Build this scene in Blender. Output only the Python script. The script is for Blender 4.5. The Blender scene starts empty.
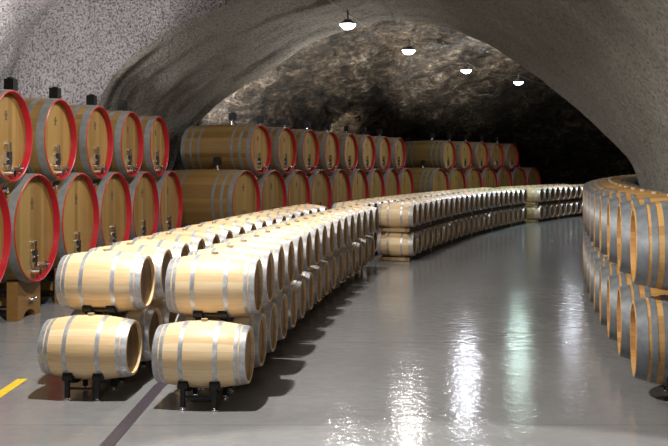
import bpy, bmesh, math, random
from math import sin, cos, pi, radians, atan2, sqrt, tan
from mathutils import Vector, Matrix, noise

random.seed(7)
scene = bpy.context.scene
COL = scene.collection
CAM_H = 2.45

# ------------------------------------------------------------------ materials
def new_mat(name):
    m = bpy.data.materials.new(name)
    m.use_nodes = True
    nt = m.node_tree
    b = nt.nodes['Principled BSDF']
    return m, nt, b

class NT:
    """tiny node helper"""
    def __init__(s, nt): s.nt = nt
    def n(s, t, **kw):
        x = s.nt.nodes.new(t)
        for k, v in kw.items(): setattr(x, k, v)
        return x
    def link(s, a, b): s.nt.links.new(a, b)
    def math(s, op, a, b=None, c=None):
        x = s.n('ShaderNodeMath', operation=op)
        for i, v in enumerate((a, b, c)):
            if v is None: continue
            if isinstance(v, (int, float)): x.inputs[i].default_value = v
            else: s.link(v, x.inputs[i])
        return x.outputs[0]
    def ramp(s, fac, stops, interp='LINEAR'):
        r = s.n('ShaderNodeValToRGB'); r.color_ramp.interpolation = interp
        e = r.color_ramp.elements
        while len(e) < len(stops): e.new(0.5)
        for el, (p, c) in zip(e, stops):
            el.position = p; el.color = (*c, 1) if len(c) == 3 else c
        s.link(fac, r.inputs[0]); return r.outputs[0]
    def mix(s, fac, a, b, mode='MIX'):
        x = s.n('ShaderNodeMix', data_type='RGBA', blend_type=mode)
        for i, v in ((0, fac), (6, a), (7, b)):
            if isinstance(v, (int, float)): x.inputs[i].default_value = v
            elif isinstance(v, tuple): x.inputs[i].default_value = (*v, 1)
            else: s.link(v, x.inputs[i])
        return x.outputs[2]
    def noise(s, vec, scale, detail=3, rough=0.55):
        x = s.n('ShaderNodeTexNoise'); x.inputs['Scale'].default_value = scale
        x.inputs['Detail'].default_value = detail; x.inputs['Roughness'].default_value = rough
        if vec is not None: s.link(vec, x.inputs['Vector'])
        return x.outputs['Fac']
    def mapping(s, vec, scale):
        x = s.n('ShaderNodeMapping'); x.inputs['Scale'].default_value = scale
        s.link(vec, x.inputs['Vector']); return x.outputs[0]
    def bump(s, h, strength, dist, b):
        x = s.n('ShaderNodeBump'); x.inputs['Strength'].default_value = strength
        x.inputs['Distance'].default_value = dist
        s.link(h, x.inputs['Height']); s.link(x.outputs[0], b.inputs['Normal']); return x

def wood(name, c_dark, c_mid, c_light, staves, mode='stave', rough=0.5, seam=0.35, vary=0.25, plank=0.11, bottom=None):
    """oak: 'stave' cuts planks by angle round the local X axis, 'head' by local Y, 'beam' plain grain"""
    m, nt, b = new_mat(name); k = NT(nt)
    tc = k.n('ShaderNodeTexCoord'); oc = tc.outputs['Object']
    info = k.n('ShaderNodeObjectInfo')
    sep = k.n('ShaderNodeSeparateXYZ'); k.link(oc, sep.inputs[0])
    if mode == 'stave':
        # the origin lies at the barrel's belly line, the axis at 'bottom' above it
        z = k.math('SUBTRACT', sep.outputs[2], bottom)
        a = k.math('ARCTAN2', sep.outputs[1], z)
        idx = k.math('MULTIPLY', k.math('ADD', a, pi), staves / (2 * pi))
        grain = k.mapping(oc, (1.5, 14, 14))
    elif mode == 'head':
        idx = k.math('DIVIDE', k.math('ADD', sep.outputs[1], 5.0), plank)
        grain = k.mapping(oc, (14, 14, 1.6))
    else:
        idx = k.math('MULTIPLY', sep.outputs[2], 0.0)
        grain = k.mapping(oc, (6, 6, 12))
    fl = k.math('FLOOR', idx); fr = k.math('FRACT', idx)
    comb = k.n('ShaderNodeCombineXYZ'); k.link(fl, comb.inputs[0]); k.link(info.outputs['Random'], comb.inputs[1])
    wn = k.n('ShaderNodeTexWhiteNoise', noise_dimensions='2D'); k.link(comb.outputs[0], wn.inputs['Vector'])
    g = k.noise(grain, 2.2, 4, 0.6)
    f = k.math('ADD', k.math('MULTIPLY', wn.outputs['Value'], 0.6), k.math('MULTIPLY', g, 0.55))
    f = k.math('SUBTRACT', f, 0.08)
    colr = k.ramp(f, [(0.05, c_dark), (0.5, c_mid), (0.95, c_light)])
    # seams between planks
    edge = k.math('ABSOLUTE', k.math('SUBTRACT', fr, 0.5))
    sm = k.math('GREATER_THAN', edge, 0.475)
    if mode != 'beam':
        colr = k.mix(k.math('MULTIPLY', sm, seam), colr, tuple(x * 0.25 for x in c_dark))
    tint = k.ramp(info.outputs['Random'], [(0, (1 - vary, 1 - vary, 1 - vary)), (1, (1, 1, 1))])
    colr = k.mix(1.0, colr, tint, 'MULTIPLY')
    k.link(colr, b.inputs['Base Color'])
    b.inputs['Roughness'].default_value = rough
    k.bump(g, 0.15, 0.01, b)
    return m

def metal(name, col, rough, metallic=1.0, var=0.3, scale=9):
    m, nt, b = new_mat(name); k = NT(nt)
    tc = k.n('ShaderNodeTexCoord')
    g = k.noise(tc.outputs['Object'], scale, 4, 0.65)
    c = k.ramp(g, [(0.3, tuple(x * (1 - var) for x in col)), (0.7, tuple(min(1, x * (1 + var * 0.5)) for x in col))])
    k.link(c, b.inputs['Base Color'])
    b.inputs['Metallic'].default_value = metallic
    b.inputs['Roughness'].default_value = rough
    return m

M = {}
def build_materials():
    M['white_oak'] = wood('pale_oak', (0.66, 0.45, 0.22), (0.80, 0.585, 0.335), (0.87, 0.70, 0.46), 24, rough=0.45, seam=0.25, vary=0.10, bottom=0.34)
    M['white_head'] = wood('pale_oak_head', (0.20, 0.11, 0.045), (0.30, 0.175, 0.075), (0.38, 0.24, 0.12), 0, 'head', plank=0.085, vary=0.2)  # brown head wood, darkened further to put the heads' shade into the colour
    M['ton_oak'] = wood('amber_oak', (0.34, 0.17, 0.05), (0.50, 0.27, 0.085), (0.62, 0.37, 0.14), 30, rough=0.45, seam=0.3, vary=0.15, bottom=0.485)
    M['ton_head'] = wood('amber_oak_head', (0.32, 0.16, 0.05), (0.48, 0.26, 0.09), (0.60, 0.36, 0.15), 0, 'head', plank=0.1, vary=0.15)
    M['cask_low'] = wood('cask_oak_large', (0.19, 0.10, 0.03), (0.28, 0.155, 0.048), (0.36, 0.22, 0.075), 44, rough=0.42, seam=0.3, vary=0.15, bottom=0.90)
    M['cask_top'] = wood('cask_oak_small', (0.18, 0.098, 0.03), (0.27, 0.155, 0.048), (0.35, 0.215, 0.075), 40, rough=0.42, seam=0.3, vary=0.15, bottom=0.725)
    M['cask_head'] = wood('cask_head_oak', (0.19, 0.105, 0.027), (0.28, 0.165, 0.047), (0.37, 0.235, 0.075), 0, 'head', plank=0.13, vary=0.15, rough=0.4)
    M['beam'] = wood('cradle_wood', (0.20, 0.095, 0.025), (0.34, 0.18, 0.05), (0.46, 0.27, 0.09), 0, 'beam', rough=0.5)
    M['pallet'] = wood('pallet_wood', (0.30, 0.18, 0.08), (0.45, 0.29, 0.14), (0.58, 0.40, 0.22), 0, 'beam', rough=0.6)
    M['runner'] = wood('shaded_pallet_wood', (0.06, 0.035, 0.018), (0.10, 0.06, 0.03), (0.15, 0.09, 0.045), 0, 'beam', rough=0.7)  # same pallet wood, darkened to put the shade between tiers into its colour
    M['galv'] = metal('galvanised_steel', (0.56, 0.57, 0.61), 0.42, 0.55, 0.35, 14)
    M['darkhoop'] = metal('dull_steel', (0.23, 0.245, 0.265), 0.5, 0.45, 0.35, 6)
    M['caskhoop'] = metal('grey_iron', (0.27, 0.275, 0.275), 0.5, 0.4, 0.25, 6)
    M['chrome'] = metal('chrome', (0.75, 0.76, 0.78), 0.15, 1.0, 0.1)
    M['black'] = metal('black_steel', (0.010, 0.010, 0.011), 0.6, 0.0, 0.2)
    M['red'] = metal('red_paint', (0.40, 0.007, 0.018), 0.4, 0.0, 0.15)
    M['bung'] = metal('bung_silicone', (0.45, 0.36, 0.25), 0.6, 0.0, 0.2)
    M['yellow'] = metal('yellow_paint', (0.75, 0.52, 0.03), 0.5, 0.0, 0.15)
    M['drain'] = metal('drain_grating', (0.10, 0.08, 0.10), 0.4, 0.6, 0.6, 40)
    M['engrave'] = metal('burnt_mark', (0.10, 0.055, 0.02), 0.7, 0.0, 0.1)
    M['housing'] = metal('lamp_housing', (0.25, 0.25, 0.26), 0.4, 0.5, 0.1)
    m, nt, b = new_mat('lamp_lens')
    b.inputs['Emission Color'].default_value = (0.9, 0.96, 1, 1); b.inputs['Emission Strength'].default_value = 28
    M['lens'] = m
    m, nt, b = new_mat('lamp_lens_green')
    b.inputs['Emission Color'].default_value = (0.62, 1.0, 0.88, 1); b.inputs['Emission Strength'].default_value = 28
    M['lens_green'] = m
    # floor
    m, nt, b = new_mat('floor_coating'); k = NT(nt)
    tc = k.n('ShaderNodeTexCoord'); oc = tc.outputs['Object']
    n1 = k.noise(oc, 0.5, 4, 0.6); n2 = k.noise(oc, 5, 5, 0.7)
    f = k.math('ADD', k.math('MULTIPLY', n1, 0.7), k.math('MULTIPLY', n2, 0.3))
    c = k.ramp(f, [(0.3, (0.19, 0.19, 0.193)), (0.7, (0.26, 0.26, 0.263))])
    sep = k.n('ShaderNodeSeparateXYZ'); k.link(oc, sep.inputs[0])
    yy = k.math('DIVIDE', k.math('SUBTRACT', sep.outputs[1], 8.48), 3.93)
    d = k.math('ABSOLUTE', k.math('SUBTRACT', k.math('FRACT', k.math('ADD', yy, 0.5)), 0.5))
    c = k.mix(k.math('MULTIPLY', k.math('LESS_THAN', d, 0.002), 0.5), c, (0.06, 0.06, 0.06))
    k.link(c, b.inputs['Base Color'])
    k.link(k.ramp(n2, [(0.3, (0.09,) * 3), (0.75, (0.14,) * 3)]), b.inputs['Roughness'])
    n3 = k.noise(oc, 15, 3, 0.6)
    k.bump(k.math('ADD', n3, k.math('MULTIPLY', k.noise(oc, 6, 2, 0.5), 1.5)), 0.17, 0.02, b)
    b.inputs['Specular IOR Level'].default_value = 0.5
    M['floor'] = m
    # sprayed concrete
    def concrete(name, lo, hi, bump, scale, dist, speck, sp_lo):
        m, nt, b = new_mat(name); k = NT(nt)
        tc = k.n('ShaderNodeTexCoord'); oc = tc.outputs['Object']
        n1 = k.noise(oc, 0.45, 4, 0.6); n2 = k.noise(oc, scale, 5, 0.7)
        f = k.math('ADD', k.math('MULTIPLY', n1, 0.65), k.math('MULTIPLY', n2, 0.35))
        c = k.ramp(f, [(0.32, lo), (0.68, hi)])
        n3 = k.noise(oc, speck, 2, 0.6)
        c = k.mix(1.0, c, k.ramp(n3, [(0.38, (sp_lo,) * 3), (0.52, (1, 1, 1))]), 'MULTIPLY')
        k.link(c, b.inputs['Base Color'])
        b.inputs['Roughness'].default_value = 0.85
        k.bump(n2, bump, dist, b)
        return m
    M['shot'] = concrete('sprayed_concrete', (0.20, 0.185, 0.155), (0.34, 0.32, 0.28), 0.9, 10, 0.15, 16, 0.55)
    M['spark'] = concrete('rough_sprayed_concrete', (0.30, 0.28, 0.275), (0.50, 0.475, 0.475), 1.0, 14, 0.6, 17, 0.3)  # high-contrast specks put the sparkle of grazing light into the colour
    # rock
    m, nt, b = new_mat('bare_rock'); k = NT(nt)
    tc = k.n('ShaderNodeTexCoord'); oc = tc.outputs['Object']
    n1 = k.noise(oc, 0.35, 5, 0.65); n2 = k.noise(k.mapping(oc, (1, 1, 1.8)), 1.8, 8, 0.72)
    f = k.math('ADD', k.math('MULTIPLY', n1, 0.5), k.math('MULTIPLY', n2, 0.5))
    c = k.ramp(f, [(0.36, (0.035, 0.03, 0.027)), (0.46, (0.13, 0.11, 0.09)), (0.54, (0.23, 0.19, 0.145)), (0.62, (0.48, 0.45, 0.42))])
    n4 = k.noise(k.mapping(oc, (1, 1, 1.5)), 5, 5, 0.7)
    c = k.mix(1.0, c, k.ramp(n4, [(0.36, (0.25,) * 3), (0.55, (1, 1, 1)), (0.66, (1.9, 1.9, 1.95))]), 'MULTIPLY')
    mp = k.n('ShaderNodeMapping'); mp.inputs['Scale'].default_value = (1.0, 0.35, 2.0); mp.inputs['Rotation'].default_value = (0.5, 0.6, 0.3)
    k.link(oc, mp.inputs['Vector'])
    nz = k.n('ShaderNodeTexNoise'); nz.inputs['Scale'].default_value = 0.9; nz.inputs['Detail'].default_value = 9
    nz.inputs['Roughness'].default_value = 0.68; nz.inputs['Distortion'].default_value = 1.2
    k.link(mp.outputs[0], nz.inputs['Vector']); n5 = nz.outputs['Fac']
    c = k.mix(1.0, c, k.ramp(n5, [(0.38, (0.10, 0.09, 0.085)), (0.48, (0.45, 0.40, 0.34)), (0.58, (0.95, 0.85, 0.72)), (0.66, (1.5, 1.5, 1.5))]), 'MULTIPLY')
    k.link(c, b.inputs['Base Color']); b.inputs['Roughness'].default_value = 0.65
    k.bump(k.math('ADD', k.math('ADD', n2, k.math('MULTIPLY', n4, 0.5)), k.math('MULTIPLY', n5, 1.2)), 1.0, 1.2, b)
    M['rock'] = m

build_materials()

# ------------------------------------------------------------------ mesh builder
class MB:
    def __init__(s): s.v = []; s.f = []; s.mi = []; s.mats = []
    def mid(s, mat):
        if mat not in s.mats: s.mats.append(mat)
        return s.mats.index(mat)
    def add(s, vs, fs, mat):
        o = len(s.v); i = s.mid(mat)
        s.v += [tuple(p) for p in vs]
        s.f += [tuple(a + o for a in f) for f in fs]; s.mi += [i] * len(fs)
    def box(s, c, d, mat, rot=None):
        x, y, z = (q / 2 for q in d)
        vs = [Vector((sx * x, sy * y, sz * z)) for sx in (-1, 1) for sy in (-1, 1) for sz in (-1, 1)]
        if rot: vs = [rot @ v for v in vs]
        vs = [v + Vector(c) for v in vs]
        s.add(vs, [(0, 1, 3, 2), (4, 6, 7, 5), (0, 4, 5, 1), (2, 3, 7, 6), (0, 2, 6, 4), (1, 5, 7, 3)], mat)
    def lathe_x(s, prof, mat, zc, seg=32, close=False, yc=0.0):
        """prof: (x, r) points, revolved round the X axis through height zc"""
        vs = []; fs = []; n = len(prof)
        for x, r in prof:
            for j in range(seg):
                a = 2 * pi * j / seg
                vs.append((x, yc + r * sin(a), zc + r * cos(a)))
        for i in range(n if close else n - 1):
            i2 = (i + 1) % n
            for j in range(seg):
                j2 = (j + 1) % seg
                fs.append((i * seg + j, i * seg + j2, i2 * seg + j2, i2 * seg + j))
        s.add(vs, fs, mat)
    def disc_x(s, x, r, mat, zc, seg=32, face=1):
        vs = [(x, r * sin(2 * pi * j / seg), zc + r * cos(2 * pi * j / seg)) for j in range(seg)]
        f = tuple(range(seg))
        s.add(vs, [f if face < 0 else f[::-1]], mat)
    def cyl(s, p, q, r, mat, seg=12, r2=None, caps=True):
        p = Vector(p); q = Vector(q); d = (q - p).normalized()
        u = d.orthogonal().normalized(); w = d.cross(u); r2 = r if r2 is None else r2
        vs = [p + (u * cos(2 * pi * j / seg) + w * sin(2 * pi * j / seg)) * r for j in range(seg)]
        vs += [q + (u * cos(2 * pi * j / seg) + w * sin(2 * pi * j / seg)) * r2 for j in range(seg)]
        fs = [(j, (j + 1) % seg, seg + (j + 1) % seg, seg + j) for j in range(seg)]
        if caps: fs += [tuple(range(seg))[::-1], tuple(range(seg, 2 * seg))]
        s.add(vs, fs, mat)
    def tube(s, pts, r, mat, seg=8):
        for a, b in zip(pts, pts[1:]): s.cyl(a, b, r, mat, seg)
    def arc(s, x0, x1, zc, r0, r1, a0, a1, mat, seg=14):
        """curved bar under a barrel: cross-section x0..x1 by r0..r1, angle from straight down"""
        vs = []; fs = []
        for i in range(seg + 1):
            a = a0 + (a1 - a0) * i / seg
            for x, r in ((x0, r0), (x1, r0), (x1, r1), (x0, r1)):
                vs.append((x, r * sin(a), zc - r * cos(a)))
        for i in range(seg):
            for j in range(4):
                j2 = (j + 1) % 4
                fs.append((i * 4 + j, i * 4 + j2, i * 4 + 4 + j2, i * 4 + 4 + j))
        fs += [(3, 2, 1, 0), tuple(seg * 4 + j for j in range(4))]
        s.add(vs, fs, mat)
    def prism_x(s, poly, x0, x1, mat):
        """polygon in (y, z) extruded along x"""
        n = len(poly)
        vs = [(x0, y, z) for y, z in poly] + [(x1, y, z) for y, z in poly]
        fs = [tuple(range(n)), tuple(range(n, 2 * n))[::-1]] + [(j, n + j, n + (j + 1) % n, (j + 1) % n) for j in range(n)]
        s.add(vs, fs, mat)
    def build(s, name, parent=None, smooth=35):
        me = bpy.data.meshes.new(name)
        me.from_pydata(s.v, [], s.f)
        for m in s.mats: me.materials.append(m)
        me.polygons.foreach_set('material_index', s.mi)
        bm = bmesh.new(); bm.from_mesh(me); bmesh.ops.recalc_face_normals(bm, faces=bm.faces); bm.to_mesh(me); bm.free()
        me.polygons.foreach_set('use_smooth', [True] * len(me.polygons))
        me.set_sharp_from_angle(angle=radians(smooth))
        o = bpy.data.objects.new(name, me); COL.objects.link(o)
        if parent: o.parent = parent
        return o

def tag(o, label=None, cat=None, group=None, kind=None):
    for k_, v in (('label', label), ('category', cat), ('group', group), ('kind', kind)):
        if v: o[k_] = v
    return o
def empty(name):
    o = bpy.data.objects.new(name, None); o.empty_display_size = 0.2; COL.objects.link(o); return o
KIDS = {}
def kids(o): return [c for c in bpy.data.objects if c.parent == o]
def copy_tree(o, parent=None):
    if o.name not in KIDS: KIDS[o.name] = kids(o)
    c = o.copy(); COL.objects.link(c)
    if parent: c.parent = parent
    for ch in KIDS[o.name]: copy_tree(ch, c)
    return c

# ------------------------------------------------------------------ barrels (local X = axis, origin under the belly)
def r_at(x, L, rh, rb): return rh + (rb - rh) * (1 - (2 * x / L) ** 2)

def barrel_pieces(L, rh, rb, hoops, mats, recess, chime, seg, red=None, bottom_rim=None):
    """returns list of (name, MB)"""
    out = []
    n = 16
    b = MB()
    prof = [(-L / 2 + L * i / n, r_at(-L / 2 + L * i / n, L, rh, rb)) for i in range(n + 1)]
    ri = rh - chime
    prof = [(-L / 2 + recess + .01, ri), (-L / 2, ri)] + prof + [(L / 2, ri), (L / 2 - recess - .01, ri)]
    b.lathe_x(prof, mats['wood'], rb, seg)
    out.append(('staves', b))
    for x, w in hoops:
        h = MB(); t = 0.005
        p0 = [(x - w / 2, r_at(x - w / 2, L, rh, rb)), (x + w / 2, r_at(x + w / 2, L, rh, rb))]
        h.lathe_x([(p0[0][0], p0[0][1] - .002), (p0[0][0], p0[0][1] + t), (p0[1][0], p0[1][1] + t), (p0[1][0], p0[1][1] - .002)], mats['hoop'], rb, seg, close=True)
        out.append(('hoop', h))
    for sx in (-1, 1):
        h = MB()
        xh = sx * (L / 2 - recess)
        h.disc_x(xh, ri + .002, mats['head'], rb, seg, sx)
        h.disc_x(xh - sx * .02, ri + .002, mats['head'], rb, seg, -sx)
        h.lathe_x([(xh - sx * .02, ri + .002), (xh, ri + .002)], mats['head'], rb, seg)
        out.append(('head', h))
    return out

def assemble(name, pieces):
    root = empty(name)
    for n, mb in pieces: mb.build(n, root)
    return root
def merged(name, pieces):
    a = MB()
    for n, mb in pieces:
        for m in mb.mats: a.mid(m)
        o = len(a.v); a.v += mb.v
        a.f += [tuple(i + o for i in f) for f in mb.f]
        a.mi += [a.mid(mb.mats[i]) for i in mb.mi]
    return a.build(name)

BL, BRH, BRB = 0.945, 0.283, 0.34
bhoops = [(s * x, w) for s in (-1, 1) for x, w in ((0.441, 0.058), (0.378, 0.036), (0.175, 0.045))]
def white_pieces(seg):
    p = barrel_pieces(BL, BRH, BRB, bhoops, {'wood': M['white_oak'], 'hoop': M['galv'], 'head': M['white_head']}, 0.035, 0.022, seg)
    bg = MB(); bg.cyl((0, 0, 2 * BRB - .008), (0, 0, 2 * BRB + .022), 0.032, M['bung'], 12, 0.036)
    p.append(('bung', bg)); return p
TL, TRH, TRB = 1.15, 0.40, 0.485
thoops = [(s * x, w) for s in (-1, 1) for x, w in ((0.512, 0.11), (0.395, 0.06), (0.275, 0.06))]
def ton_pieces(seg):
    p = barrel_pieces(TL, TRH, TRB, thoops, {'wood': M['ton_oak'], 'hoop': M['darkhoop'], 'head': M['ton_head']}, 0.05, 0.035, seg)
    bg = MB(); bg.cyl((0, 0, 2 * TRB - .008), (0, 0, 2 * TRB + .025), 0.035, M['bung'], 12, 0.04)
    p.append(('bung', bg)); return p

ORD = ['first', 'second', 'third', 'fourth', 'fifth', 'sixth', 'seventh', 'eighth', 'ninth', 'tenth', 'eleventh', 'twelfth',
       'thirteenth', 'fourteenth', 'fifteenth', 'sixteenth', 'seventeenth', 'eighteenth', 'nineteenth', 'twentieth',
       'twenty-first', 'twenty-second', 'twenty-third', 'twenty-fourth', 'twenty-fifth', 'twenty-sixth', 'twenty-seventh',
       'twenty-eighth', 'twenty-ninth', 'thirtieth', 'thirty-first', 'thirty-second']

def arc_row(x, y, h0, h1, n, s, lead=0.0):
    """points along a curving row: (x, y, heading)"""
    out = []; st = lead; 
    for i in range(n):
        out.append((x, y, h0 + (h1 - h0) * i / max(1, n - 1)))
        h = radians(h0 + (h1 - h0) * (i + .5) / max(1, n - 1))
        x += s * sin(h); y += s * cos(h)
    return out
def shift(p, side, along):
    """move a row point to its right by side and forward by along"""
    x, y, h = p; a = radians(h)
    return (x + side * cos(a) + along * sin(a), y - side * sin(a) + along * cos(a), h)
def place(o, p, z):
    o.location = (p[0], p[1], z); o.rotation_euler = (0, 0, -radians(p[2]))

# prototypes
white_full = assemble('oak_barrel', white_pieces(32))
white_far = merged('oak_barrel', white_pieces(20))
ton_full = assemble('large_oak_barrel', ton_pieces(36))
ton_far = merged('large_oak_barrel', ton_pieces(22))
used = set()
def inst(proto):
    if proto.name in used: return copy_tree(proto)
    used.add(proto.name); KIDS[proto.name] = kids(proto); return proto

# metal cradle under one barrel (origin on the floor below the barrel)
def rack_pieces(zb, rb, xs, leg_y, foot=True):
    p = []
    zc = zb + rb
    for sx in xs:
        b = MB(); b.arc(sx - .028, sx + .028, zc, rb - .004, rb + .035, radians(-42), radians(42), M['black'])
        for sy in (-1, 1):
            a = radians(42) * sy
            y, z = (rb + .018) * sin(a), zc - (rb + .018) * cos(a)
            b.cyl((sx - .05, y, z), (sx + .05, y, z), 0.045, M['black'], 14)
        p.append(('saddle', b))
        for sy in (-1, 1):
            l = MB()
            ztop = zc - sqrt((rb + .03) ** 2 - leg_y ** 2)
            l.box((sx, sy * leg_y, (ztop + .03) / 2), (0.045, 0.045, ztop - .03), M['black'])
            l.cyl((sx, sy * leg_y, 0.0), (sx, sy * leg_y, 0.012), 0.04, M['chrome'], 12)
            l.cyl((sx, sy * leg_y, 0.012), (sx, sy * leg_y, 0.04), 0.016, M['chrome'], 10)
            p.append(('leg', l))
    for sy in (-1, 1):
        c = MB(); c.cyl((xs[0], sy * leg_y, max(.06, zb - .04)), (xs[1], sy * leg_y, max(.06, zb - .04)), 0.014, M['black'], 8)
        p.append(('crossbar', c))
    return p
def top_rack_pieces(rb, xs):
    """saddles joined by rods, carrying an upper barrel (origin at the bottom of that barrel)"""
    p = []
    for sx in xs:
        b = MB(); b.arc(sx - .038, sx + .038, rb, rb - .004, rb + .05, radians(-40), radians(40), M['black'])
        for sy in (-1, 1):
            a = radians(40) * sy
            y, z = (rb + .012) * sin(a), rb - (rb + .012) * cos(a)
            b.cyl((sx - .05, y, z), (sx + .05, y, z), 0.042, M['black'], 14)
        p.append(('saddle', b))
    for sy in (-1, 1):
        a = radians(40) * sy
        y, z = (rb + .012) * sin(a), rb - (rb + .012) * cos(a)
        c = MB(); c.cyl((xs[0], y, z), (xs[1], y, z), 0.014, M['black'], 8); p.append(('crossbar', c))
    return p
rack = assemble('barrel_rack', rack_pieces(0.168, BRB, (-0.16, 0.16), 0.26))
top_rack = assemble('barrel_cradle', top_rack_pieces(BRB, (-0.13, 0.13)))
ton_rack = assemble('large_barrel_rack', rack_pieces(0.115, TRB, (-0.22, 0.22), 0.22))

# ---- near left stack (two rows, two tiers, upper barrels sitting between lower ones)
NA = 16
a2 = [shift(p, -BL / 2, 0) for p in arc_row(-0.805, 9.63, 5.0, 12.8, NA, 0.785)]
a1 = [shift(p, -BL / 2 - 1.285, 0.24) for p in arc_row(-0.805, 9.63, 5.0, 12.8, NA, 0.785)]
def barrel_label(i, tier, row, tone):
    if i == 0: return 'front pale oak barrel with silver hoops, %s tier of the %s row, near left stack' % (tier, row)
    return '%s pale oak barrel from the front, %s tier of the %s row, near left stack' % (ORD[i], tier, row)
for row, pts in (('aisle-side', a2), ('inner', a1)):
    for i, p in enumerate(pts):
        lo = shift(p, -0.02, -0.42)
        o = inst(white_full); place(o, lo, 0.168)
        tag(o, barrel_label(i, 'lower', row, ''), 'barrel', 'pale oak barrels, lower tier of the near left stack')
        r = inst(rack); place(r, lo, 0)
        tag(r, '%s black steel rack from the front, under lower barrels of the %s row' % (ORD[i], row), 'barrel rack', 'black barrel racks standing on the floor')
        o = inst(white_full); place(o, p, 0.815)
        tag(o, barrel_label(i, 'upper', row, ''), 'barrel', 'pale oak barrels, upper tier of the near left stack')
        r = inst(top_rack); place(r, p, 0.815)
        tag(r, '%s black steel cradle from the front, between the tiers of the %s row' % (ORD[i], row), 'barrel cradle', 'black cradles between the barrel tiers')

# ---- pallets: two timber beams and cross blocks, following a short stretch of a row
def pallet(name, pts, z0, h, label, group):
    c = Vector((sum(p[0] for p in pts) / len(pts), sum(p[1] for p in pts) / len(pts), z0))
    root = empty(name); root.location = c
    for off in (-0.33, 0.33):
        b = MB()
        q = [shift(pts[0], off, -.34)] + [shift(p, off, 0) for p in pts] + [shift(pts[-1], off, .34)]
        for A, B in zip(q, q[1:]):
            d = Vector((B[0] - A[0], B[1] - A[1], 0)); mid = (Vector(A[:2]) + Vector(B[:2])) / 2
            b.box((mid.x - c.x, mid.y - c.y, h / 2), (0.09, d.length, h), M['runner'], Matrix.Rotation(-atan2(d.x, d.y), 3, 'Z'))
        b.build('runner', root)
    for p in (shift(pts[0], 0, -.3), shift(pts[-1], 0, .3)):
        b = MB(); b.box((p[0] - c.x, p[1] - c.y, h * .55), (0.78, 0.08, h * .8), M['pallet'], Matrix.Rotation(-radians(p[2]), 3, 'Z')); b.build('crosspiece', root)
    tag(root, label, 'pallet', group)

def stack(x, y, h0, h1, n, s, rows, place_name, detail_row, inner_names):
    for r in range(rows):
        pts = [shift(p, -BL / 2 - 1.22 * r, 0.0) for p in arc_row(x, y, h0, h1, n, s)]
        for i, p in enumerate(pts):
            for tier, z in (('lower', 0.075), ('upper', 0.815)):
                o = inst(white_full if r == detail_row else white_far); place(o, p, z)
                tag(o, '%s pale oak barrel from the front, %s tier of the %s row, %s stack' % (ORD[i], tier, inner_names[r], place_name), 'barrel',
                    'pale oak barrels of the %s stack' % place_name)
        for g in range(0, n, 4):
            seg = pts[g:g + 4]
            pallet('pallet', seg, 0, 0.096, '%s timber pallet from the front on the floor, %s row, %s stack' % (ORD[g // 4], inner_names[r], place_name), 'pallets on the floor')
            pallet('pallet', seg, 0.743, 0.095, '%s timber pallet from the front between tiers, %s row, %s stack' % (ORD[g // 4], inner_names[r], place_name), 'pallets between the tiers')
stack(2.08, 23.1, 16.5, 28.0, 23, 0.712, 2, 'middle', 0, ['aisle-side', 'inner'])
stack(8.95, 38.7, 31.0, 37.0, 11, 0.72, 2, 'far', 9, ['aisle-side', 'inner'])

# ---- right-hand row of larger barrels
NT_ = 30
tp = arc_row(3.19, 9.6, 9.5, 28.5, NT_, 1.075)
# the barrels are set slightly askew to the line of the row
tp = [shift((x, y, h + max(0, 4.2 - 0.3 * i)), TL / 2, 0) for i, (x, y, h) in enumerate(tp)]
for i, p in enumerate(tp):
    for tier, z in (('lower', 0.115), ('upper', 1.115)):
        o = inst(ton_full if i < 16 else ton_far); place(o, p, z)
        if i == 0: lab = 'nearest large amber oak barrel with grey hoops, %s tier of right-hand row' % tier
        else: lab = '%s large amber oak barrel from the front, %s tier of right-hand row' % (ORD[i], tier)
        tag(o, lab, 'barrel', 'large amber barrels, %s tier of the right-hand row' % tier)
    r = inst(ton_rack); place(r, p, 0)
    tag(r, '%s black steel rack from the front, under the right-hand large barrels' % ORD[i], 'barrel rack', 'black racks under the right-hand row')

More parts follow.
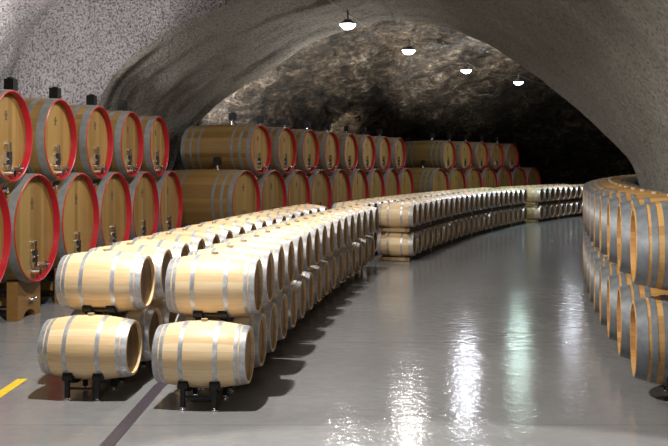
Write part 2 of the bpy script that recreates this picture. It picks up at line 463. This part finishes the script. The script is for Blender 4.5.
# ------------------------------------------------------------------ big casks with red rims
CL = 2.2
def cask_pieces(rh, rb, wood_m, black_top):
    ch = 0.024; rec = 0.105; L = CL
    hoops = [(s * x, w) for s in (-1, 1) for x, w in ((L / 2 - .075, 0.13), (L / 2 - .33, 0.085), (L / 2 - .58, 0.075))]
    p = barrel_pieces(L, rh, rb, hoops, {'wood': wood_m, 'hoop': M['caskhoop'], 'head': M['cask_head']}, rec, ch, 56)
    ri = rh - ch
    for sx in (-1, 1):
        b = MB(); x = sx * L / 2
        # painted chime: edge, rounded lip and inner wall
        b.lathe_x([(x - sx * .004, rh - .006), (x + sx * .003, rh - .005), (x + sx * .009, rh - .012), (x + sx * .012, ri + .005), (x + sx * .002, ri - .006), (x - sx * (rec - .012), ri - .010), (x - sx * (rec - .012), ri + .004)], M['red'], rb, 56)
        p.append(('painted_rim', b))
    xh = L / 2 - rec
    # sampling door and level valve low on the head
    b = MB(); s_ = rh / 0.87
    zc = rb - rh + .30 * s_ + .1
    b.box((xh + .02, 0, zc), (0.05, 0.17, 0.13), M['chrome'])
    b.box((xh + .05, 0, zc + .02), (0.05, 0.10, 0.20), M['black'])
    b.cyl((xh, 0, zc - .1), (xh + .06, 0, zc - .1), 0.055, M['chrome'], 16)
    b.cyl((xh, 0, zc + .10), (xh + .05, 0, zc + .10), 0.045, M['chrome'], 14)
    b.cyl((xh + .05, 0, zc - .16), (xh + .05, 0, zc + .26), 0.03, M['chrome'], 10)
    b.cyl((xh + .05, -.09, zc + .01), (xh + .05, .09, zc + .01), 0.025, M['chrome'], 10)
    b.cyl((xh, 0, zc + .24), (xh + .05, 0, zc + .24), 0.03, M['chrome'], 12)
    p.append(('sampling_valve', b))
    b = MB()
    y0, z0 = .30 * s_, rb - rh + .24 * s_
    b.cyl((xh, y0, z0), (xh + .12, y0, z0), 0.045, M['chrome'], 14)
    b.cyl((xh + .10, y0, z0 - .07), (xh + .10, y0, z0 + .07), 0.025, M['chrome'], 12)
    b.cyl((xh + .13, y0 - .07, z0 + .02), (xh + .13, y0 + .07, z0 + .02), 0.016, M['chrome'], 10)
    p.append(('tap', b))
    b = MB()
    z0 = rb - rh + .16 * s_
    b.cyl((xh, .02, z0), (xh + .13, .02, z0), 0.055, M['chrome'], 16)
    b.cyl((xh + .09, .02, z0 - .06), (xh + .09, .10, z0 + .05), 0.02, M['chrome'], 10)
    p.append(('drain_valve', b))
    # small burnt mark high on the head
    b = MB()
    poly = [(-.02, .56), (.02, .56), (.025, .50), (.05, .49), (.05, .45), (.025, .44), (.02, .38), (.04, .37), (.04, .35), (-.04, .35), (-.04, .37), (-.02, .38), (-.025, .44), (-.05, .45), (-.05, .49), (-.025, .50)]
    b.prism_x([(y, rb + rh * z) for y, z in poly], xh, xh + .004, M['engrave'])
    p.append(('burnt_mark', b))
    # vent on top of the belly
    b = MB(); zt = 2 * rb
    b.cyl((.2, 0, zt - .06), (.2, 0, zt + .04), 0.10, M['chrome'], 16)
    b.cyl((.2, 0, zt + .04), (.2, 0, zt + .12), 0.05, M['chrome'], 14)
    b.box((.2, 0, zt + .22), (0.17, 0.17, 0.20), M['black'])
    b.cyl((.2, 0, zt + .32), (.2, 0, zt + .345), 0.06, M['black'], 14)
    p.append(('vent', b))
    return p
LRH, LRB = 0.87, 0.90
URH, URB = 0.695, 0.725
low_cask = assemble('large_cask', cask_pieces(LRH, LRB, M['cask_low'], False))
top_cask = assemble('large_cask', cask_pieces(URH, URB, M['cask_top'], True))

def cradle():
    root = empty('cask_cradle')
    for x in (-0.82, 0.86):
        b = MB(); zc = 0.535 + LRB
        rr = r_at(x, CL, LRH, LRB) + .002
        top = []
        for i in range(13):
            a = radians(-24 + 48 * i / 12); top.append((rr * sin(a), zc - rr * cos(a)))
        W = 0.42
        poly = [(-W, 0), (-W, top[0][1])] + top + [(W, top[-1][1]), (W, 0)]
        for i in range(11):
            a = pi * i / 10; poly.append((0.22 * cos(a), 0.13 * sin(a)))
        b.prism_x(poly, x - .09, x + .09, M['beam'])
        o = b.build('bolster', root)
        c = MB()
        c.cyl((x + .09, .05, .28), (x + .15, .05, .28), 0.04, M['chrome'], 14)
        c.cyl((x + .13, -.06, .28), (x + .13, .16, .30), 0.018, M['chrome'], 10)
        c.build('levelling_bolt', o)
    b = MB(); b.box((0.02, 0, 0.25), (1.55, 0.12, 0.14), M['beam']); b.build('stretcher', root)
    return root
cradle_proto = cradle()
def wedge():
    """timber saddle with chrome bolts in the valley under an upper cask (origin at bottom of that cask)"""
    root = empty('cask_saddle')
    for x in (-0.75, 0.80):
        b = MB()
        rr = r_at(x, CL, URH, URB) + .002
        top = []
        for i in range(9):
            a = radians(-22 + 44 * i / 8); top.append((rr * sin(a), URB - rr * cos(a)))
        poly = top + [(.10, -.16), (-.10, -.16)]
        b.prism_x(poly[::-1], x - .07, x + .07, M['beam'])
        o = b.build('block', root)
        c = MB(); c.cyl((x + .07, 0, -.09), (x + .22, 0, -.09), 0.04, M['chrome'], 14)
        c.cyl((x + .18, -.10, -.08), (x + .18, .10, -.12), 0.022, M['chrome'], 10)
        c.build('bolt', o)
    return root
wedge_proto = wedge()

def cask_block(lows, tops, where):
    for i, p in enumerate(lows):
        c = shift(p, -CL / 2, 0)
        o = inst(low_cask); place(o, c, 0.535)
        tag(o, '%s red-rimmed oak cask from the front, lower tier of the %s' % (ORD[i], where), 'cask', 'red-rimmed casks, lower tier of the ' + where)
        k_ = inst(cradle_proto); place(k_, c, 0)
        tag(k_, '%s arched wooden cradle from the front, under the lower casks of the %s' % (ORD[i], where), 'cradle', 'wooden cradles under the ' + where)
    for i, p in enumerate(tops):
        c = shift(p, -CL / 2, 0)
        o = inst(top_cask); place(o, c, 2.16)
        tag(o, '%s red-rimmed oak cask from the front, upper tier of the %s' % (ORD[i], where), 'cask', 'red-rimmed casks, upper tier of the ' + where)
        k_ = inst(wedge_proto); place(k_, c, 2.16)
        tag(k_, '%s wooden saddle from the front, between the cask tiers of the %s' % (ORD[i], where), 'saddle', 'wooden saddles of the ' + where)
def mids(row): return [((a[0] + b[0]) / 2, (a[1] + b[1]) / 2, (a[2] + b[2]) / 2) for a, b in zip(row, row[1:])]
Lr = arc_row(-4.93, 12.66, 5.0, 7.5, 6, 1.84)
cask_block(Lr, mids(Lr), 'left cask block')
Mr = arc_row(-2.38, 24.55, 20.5, 23.5, 9, 1.83)
cask_block(Mr, mids(Mr), 'middle cask block')
Rr = arc_row(4.87, 41.1, 33.0, 37.0, 7, 1.82)
cask_block(Rr, mids(Rr)[:5], 'far cask block')

# ------------------------------------------------------------------ cave shell
def lerp(a, b, t): return a + (b - a) * t
def resample(poly, n):
    """poly: list of (t, h); Catmull-Rom through the points then even arc length"""
    P = [Vector((a, b / 11.0)) for a, b in poly]; fine = []
    for i in range(len(P) - 1):
        p0 = P[max(0, i - 1)]; p1 = P[i]; p2 = P[i + 1]; p3 = P[min(len(P) - 1, i + 2)]
        for j in range(12):
            t = j / 12
            fine.append(0.5 * ((2 * p1) + (p2 - p0) * t + (2 * p0 - 5 * p1 + 4 * p2 - p3) * t * t + (3 * p1 - p0 - 3 * p2 + p3) * t ** 3))
    fine.append(P[-1])
    d = [0]
    for a, b in zip(fine, fine[1:]): d.append(d[-1] + (b - a).length)
    out = []; k_ = 0
    for i in range(n + 1):
        s_ = d[-1] * i / n
        while k_ < len(d) - 2 and d[k_ + 1] < s_: k_ += 1
        u = (s_ - d[k_]) / max(1e-9, d[k_ + 1] - d[k_])
        q = fine[k_].lerp(fine[k_ + 1], min(1, max(0, u)))
        out.append((q.x, q.y * 11.0))
    return out
def section(A, B, poly, n):
    """A: plan point at t = 0, B: plan point at t = 1"""
    return [Vector((lerp(A[0], B[0], t), lerp(A[1], B[1], t), h)) for t, h in resample(poly, n)]
def loft(name, secs, sub, mat, disp=None, smooth=180, cens=None):
    n = len(secs[0]); rings = []; cs = []
    if cens is None:
        cens = []
        for r in secs:
            c = sum(r, Vector()) / n; c.z = 1.5; cens.append(c)
    for k_, (a, b, m) in enumerate(zip(secs, secs[1:], sub)):
        for j in range(m):
            rings.append([p.lerp(q, j / m) for p, q in zip(a, b)]); cs.append(cens[k_].lerp(cens[k_ + 1], j / m))
    rings.append(secs[-1]); cs.append(cens[-1])
    vs = []; fs = []
    for i, (r, c) in enumerate(zip(rings, cs)):
        for p in r:
            d = (p - c).normalized()
            vs.append(p + d * disp(p, i / (len(rings) - 1)) if disp else p)
    for i in range(len(rings) - 1):
        for j in range(n - 1):
            fs.append((i * n + j, i * n + j + 1, (i + 1) * n + j + 1, (i + 1) * n + j))
    b = MB(); b.add(vs, fs, mat)
    o = b.build(name, None, smooth)
    tag(o, kind='structure'); return o

N = 45
E_left = [(-.045, 0), (-.04, 2.2), (0, 4.35), (.107, 5.38), (.241, 6.07), (.36, 6.48), (.5, 6.72)]
E_right = [(.5, 6.72), (.65, 6.5), (.78, 5.75), (.88, 4.75), (.96, 3.4), (1.005, 2.2), (1.02, 0)]
F_poly = [(-.03, 0), (-.025, 1.5), (-.014, 2.65), (.08, 4.06), (.212, 5.0), (.36, 5.9), (.5, 6.28), (.627, 6.1), (.748, 5.3), (.862, 4.15), (.951, 3.04), (1.003, 2.1), (1.025, 0)]
F_left, F_right = F_poly[:7], F_poly[6:]
C_left = [(-.30, 0), (-.30, 2.0), (-.26, 4.2), (-.16, 6.2), (.02, 7.5), (.2, 7.9), (.36, 7.5), (.5, 6.72)]
EA, EB = (-5.72, 22.5), (5.98, 16.5)
FA, FB = (-4.60, 27.0), (7.10, 21.0)
P1 = ((-5.9, 12.5), (4.62, 9.0)); P0 = ((-6.3, -1.0), (3.9, -6.0))
EL, ER = section(EA, EB, E_left, N), section(EA, EB, E_right, N)
FL, FR = section(FA, FB, F_left, N), section(FA, FB, F_right, N)
CL_ = section(EA, EB, C_left, N)
def fb(p, amp, sc, o=4): return amp * noise.fractal(p * sc, 1.0, 2.0, o)
def d_shot(p, t):
    al = p.y * .9 + p.x * .45            # runs along the tunnel: sprayed bands follow the arch
    return 0.05 * noise.noise(Vector((al * 1.5, p.z * .12, 3.0))) + 0.025 * noise.noise(Vector((al * 4, p.z * .3, 7.0))) + fb(p, 0.05, 0.5) + fb(p + Vector((9, 3, 1)), 0.03, 2.5)
def d_wall(p, t): return 0.03 + abs(fb(p, 0.22, 0.45)) + fb(p + Vector((9, 3, 1)), 0.08, 2.2)
cen = lambda A, B: Vector(((A[0] + B[0]) / 2, (A[1] + B[1]) / 2, 1.5))
cE, cF, c1, c0 = cen(EA, EB), cen(FA, FB), cen(*P1), cen(*P0)
loft('ceiling', [EL[:-1] + ER, FL[:-1] + FR], [70], M['shot'], d_shot, cens=[cE, cF])          # sprayed tunnel neck
loft('wall_left', [section(*P0, C_left, N), section(*P1, C_left, N), CL_], [24, 70], M['spark'], d_wall, cens=[c0, c1, cE])
loft('wall_near_right', [section(*P0, E_right, N), section(*P1, E_right, N), ER], [20, 70], M['shot'], d_shot, cens=[c0, c1, cE])
def d_lip(p, t): return (1 - t) * d_wall(p, t) + t * d_shot(p, t) + t * (1 - t) * 2 * fb(p + Vector((9, 3, 1)), 0.16, 1.6)
loft('wall_end', [CL_, EL], [40], M['spark'], d_lip, cens=[cE, cE])

# rock cave beyond the neck
R_poly = [(-.05, 0), (-.05, 2.0), (0, 3.8), (.1, 5.6), (.25, 6.9), (.42, 7.5), (.6, 7.3), (.78, 6.3), (.92, 4.6), (1.02, 2.4), (1.05, 0)]
NR = 150
rs = []
for A, B in (((-5.9, 27.3), (8.6, 20.9)), ((-3.9, 33.0), (11.4, 26.5)), ((-0.9, 40.0), (15.6, 33.5)), ((2.6, 46.5), (20.0, 40.0)), ((7.5, 53.5), (25, 46)), ((13.0, 60), (31, 51))):
    rs.append(section(A, B, R_poly, NR))
def d_rock(p, t):
    q = Vector((p.x * .5 + p.z * .25, p.y * .35, p.z * .6 - p.y * .2))
    ridg = abs(noise.fractal(q * 0.9, 1.0, 2.1, 6))
    return 0.1 + 0.95 * ridg + 0.25 * abs(noise.fractal(p * 1.6 + Vector((4, 4, 4)), 1.0, 2.0, 4))
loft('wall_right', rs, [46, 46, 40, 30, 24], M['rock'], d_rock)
# rock face closing the far end, and the collar between neck and rock
last = rs[-1]; b = MB(); cN = sum(last, Vector()) / len(last)
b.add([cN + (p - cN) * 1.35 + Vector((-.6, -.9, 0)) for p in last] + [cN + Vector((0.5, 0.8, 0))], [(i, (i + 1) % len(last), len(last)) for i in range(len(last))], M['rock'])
tag(b.build('wall_back', None, 180), kind='structure')
Fo = section(FA, FB, F_poly, NR)
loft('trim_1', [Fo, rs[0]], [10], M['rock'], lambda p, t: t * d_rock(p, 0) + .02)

# floor
b = MB()
b.add([(-14, -10, 0), (40, -10, 0), (40, 70, 0), (-14, 70, 0)], [(0, 1, 2, 3)], M['floor'])
tag(b.build('floor'), kind='structure')
# drain channel between the two near rows
b = MB()
gap = [shift(p, BL / 2 + .13, 0) for p in a1]
q = [(-2.05, 5.0, 2), (-1.98, 7.85, 4)] + [(p[0], p[1], p[2]) for p in gap[::3]]
for A, B in zip(q, q[1:]):
    a = radians(3)
    L_ = [shift(A, -.065, 0), shift(A, .065, 0), shift(B, .065, 0), shift(B, -.065, 0)]
    b.add([(u[0], u[1], .004) for u in L_], [(0, 1, 2, 3)], M['drain'])
tag(b.build('drain_channel'), 'dark metal drain strip in the floor between the two near barrel rows', 'drain')
b = MB()
b.add([(-3.66, 6.0, .004), (-3.54, 6.0, .004), (-3.50, 10.3, .004), (-3.62, 10.3, .004)], [(0, 1, 2, 3)], M['yellow'])
tag(b.build('floor_line'), 'yellow painted line on the floor left of the front barrels', 'floor marking')

# ------------------------------------------------------------------ ceiling lamps and cable
lamp_pts = [(-1.9, 8.6, 5.8), (-1.1, 15.7, 5.8), (0.33, 21.6, 5.72), (2.2, 26.5, 5.72), (4.7, 32.0, 5.72), (7.5, 36.6, 5.72), (10.9, 41.2, 5.72), (14.6, 45.5, 5.8)]
lp = None
names = ['lamp over the front barrels', '', 'nearest visible round ceiling lamp, hanging below the end of the concrete vault', 'second round ceiling lamp from the front, hanging under the rock', 'third round ceiling lamp from the front, hanging under the rock', 'fourth round ceiling lamp from the front, greenish, under the rock', 'farthest ceiling lamp, behind the right side of the arch', '']
ENERGY = [500, 220, 140, 105, 190, 200, 200, 0]
for i, (x, y, z) in enumerate(lamp_pts):
    if i in (2, 3, 4, 5, 6):
        root = empty('hanging_lamp'); root.location = (x, y, z)
        h = MB(); h.lathe_x([(0, .0), (0, .09), (.05, .12), (.10, .20), (.12, .20)], M['housing'], 0, 24)
        h.v = [(vy, vz, .22 - vx) for vx, vy, vz in h.v]
        h.cyl((0, 0, .2), (0, 0, .45), .02, M['housing'], 8)
        h.build('lamp_housing', root)
        g = MB(); g.lathe_x([(-.12, .001), (-.10, .10), (-.04, .17), (.012, .19)], M['lens_green'] if i == 5 else M['lens'], 0, 24)
        g.v = [(vy, vz, .10 + vx) for vx, vy, vz in g.v]
        g.build('lens', root)
        tag(root, names[i], 'ceiling lamp', 'ceiling lamps along the tunnel')
    if ENERGY[i]:
        l = bpy.data.lights.new('lamp_light', 'SPOT'); l.energy = ENERGY[i] * 4; l.spot_size = radians(165); l.spot_blend = 0.35
        l.shadow_soft_size = 0.07; l.color = (0.75, 1.0, 0.92) if i == 5 else ((0.86, 0.9, 1.0) if i >= 4 else (1, 0.96, 0.9))
        o = bpy.data.objects.new('lamp_light', l); o.location = (x, y, z - .02); COL.objects.link(o)
b = MB()
cp = [(-1.1, 15.7, 6.5)] + [Vector(p) + Vector((0, 0, .38)) for p in lamp_pts[2:7]]
pts = []
for A, B in zip(cp, cp[1:]):
    for j in range(6):
        t = j / 6; v = Vector(A).lerp(Vector(B), t); v.z -= 0.35 * 4 * t * (1 - t) * .5; pts.append(v)
pts.append(Vector(cp[-1]))
b.tube(pts, 0.011, M['bung'], 6)
tag(b.build('power_cable'), 'thin brown cable strung along the ceiling between the lamps', 'cable')

def light(kind, loc, energy, color=(1, 1, 1), size=0.1, target=None, spot=120, blend=.3):
    l = bpy.data.lights.new('unseen_light', kind); l.energy = energy; l.color = color
    if kind == 'AREA': l.size = size
    else: l.shadow_soft_size = size
    if kind == 'SPOT': l.spot_size = radians(spot); l.spot_blend = blend
    o = bpy.data.objects.new('unseen_light', l); o.location = loc; COL.objects.link(o)
    if target:
        o.rotation_euler = (Vector(target) - Vector(loc)).to_track_quat('-Z', 'Y').to_euler()
    return o
# unseen spots near the camera: added fills and a near-floor spot
light('SPOT', (-1.6, 0.5, 3.3), 300, (1, 0.95, 0.88), .3, (-2.2, 9.5, 1.6), 50, .6)  # low fill added to brighten the barrel fronts
light('SPOT', (0.8, 1.0, 6.0), 4200, (1, 0.97, 0.93), .06, (0.8, 2.28, 0), 80, .04)  # unseen overhead spot, cone shaped to end at the bright floor's edge
light('SPOT', (-3.0, 1.0, 3.6), 2400, (1, 0.96, 0.9), .3, (5.6, 15, 4.6), 46, .9)  # fill added to brighten the right-hand vault
# upward spots: inferred ones behind the casks, added ones that brighten the rock
def uplight(x, y, z, e, col=(1, 0.95, 0.9), tgt=(0, 0, 10), spot=165):
    light('SPOT', (x, y, z), e, col, .08, (x + tgt[0], y + tgt[1], z + tgt[2]), spot, .35)
uplight(-7.5, 17.2, 4.4, 1150, (1, 0.94, 0.93), (-2, 6, 7), 150)
uplight(-7.2, 20.0, 4.4, 900, (1, 0.94, 0.93), (-1, 6, 7), 140)
uplight(0.4, 28.9, 3.95, 1100, (1, 0.93, 0.84), (-1.0, 0, 6))  # added to brighten the rock above the middle casks
uplight(4.0, 35.2, 3.95, 1600, (1, 0.93, 0.84), (-1.0, 0, 6))  # added to lift the rock further along, no real lamp
uplight(7.4, 42.0, 3.95, 2200, (1, 0.95, 0.85), (1.0, 1, 6))  # added fill for the rock towards the upper right
uplight(9.0, 48.5, 3.4, 600, (1, 0.95, 0.8), (-.5, 2, 6), 140)  # extra unseen fill for the rock past the far casks
uplight(-2.4, 32.0, 3.3, 1100, (1, 0.97, 0.93), (-2, 3, 4), 140)
uplight(0.7, 42.2, 3.0, 250, (1, 0.85, 0.6), (-3, 2, 3), 130)

w = bpy.data.worlds.new('World'); scene.world = w; w.use_nodes = True
w.node_tree.nodes['Background'].inputs[0].default_value = (0.9, 0.9, 1.0, 1)
w.node_tree.nodes['Background'].inputs[1].default_value = 0.03

# ------------------------------------------------------------------ camera
cd = bpy.data.cameras.new('camera'); cam = bpy.data.objects.new('camera', cd); COL.objects.link(cam)
cam.location = (0, 0, CAM_H); cam.rotation_euler = (radians(90), 0, 0)
cd.sensor_width = 36; cd.lens = 900 / 668 * 36; cd.shift_y = -58 / 668
cd.clip_end = 200
scene.camera = cam
scene.view_settings.view_transform = 'Standard'
scene.view_settings.look = 'None'
scene.view_settings.exposure = 0.0
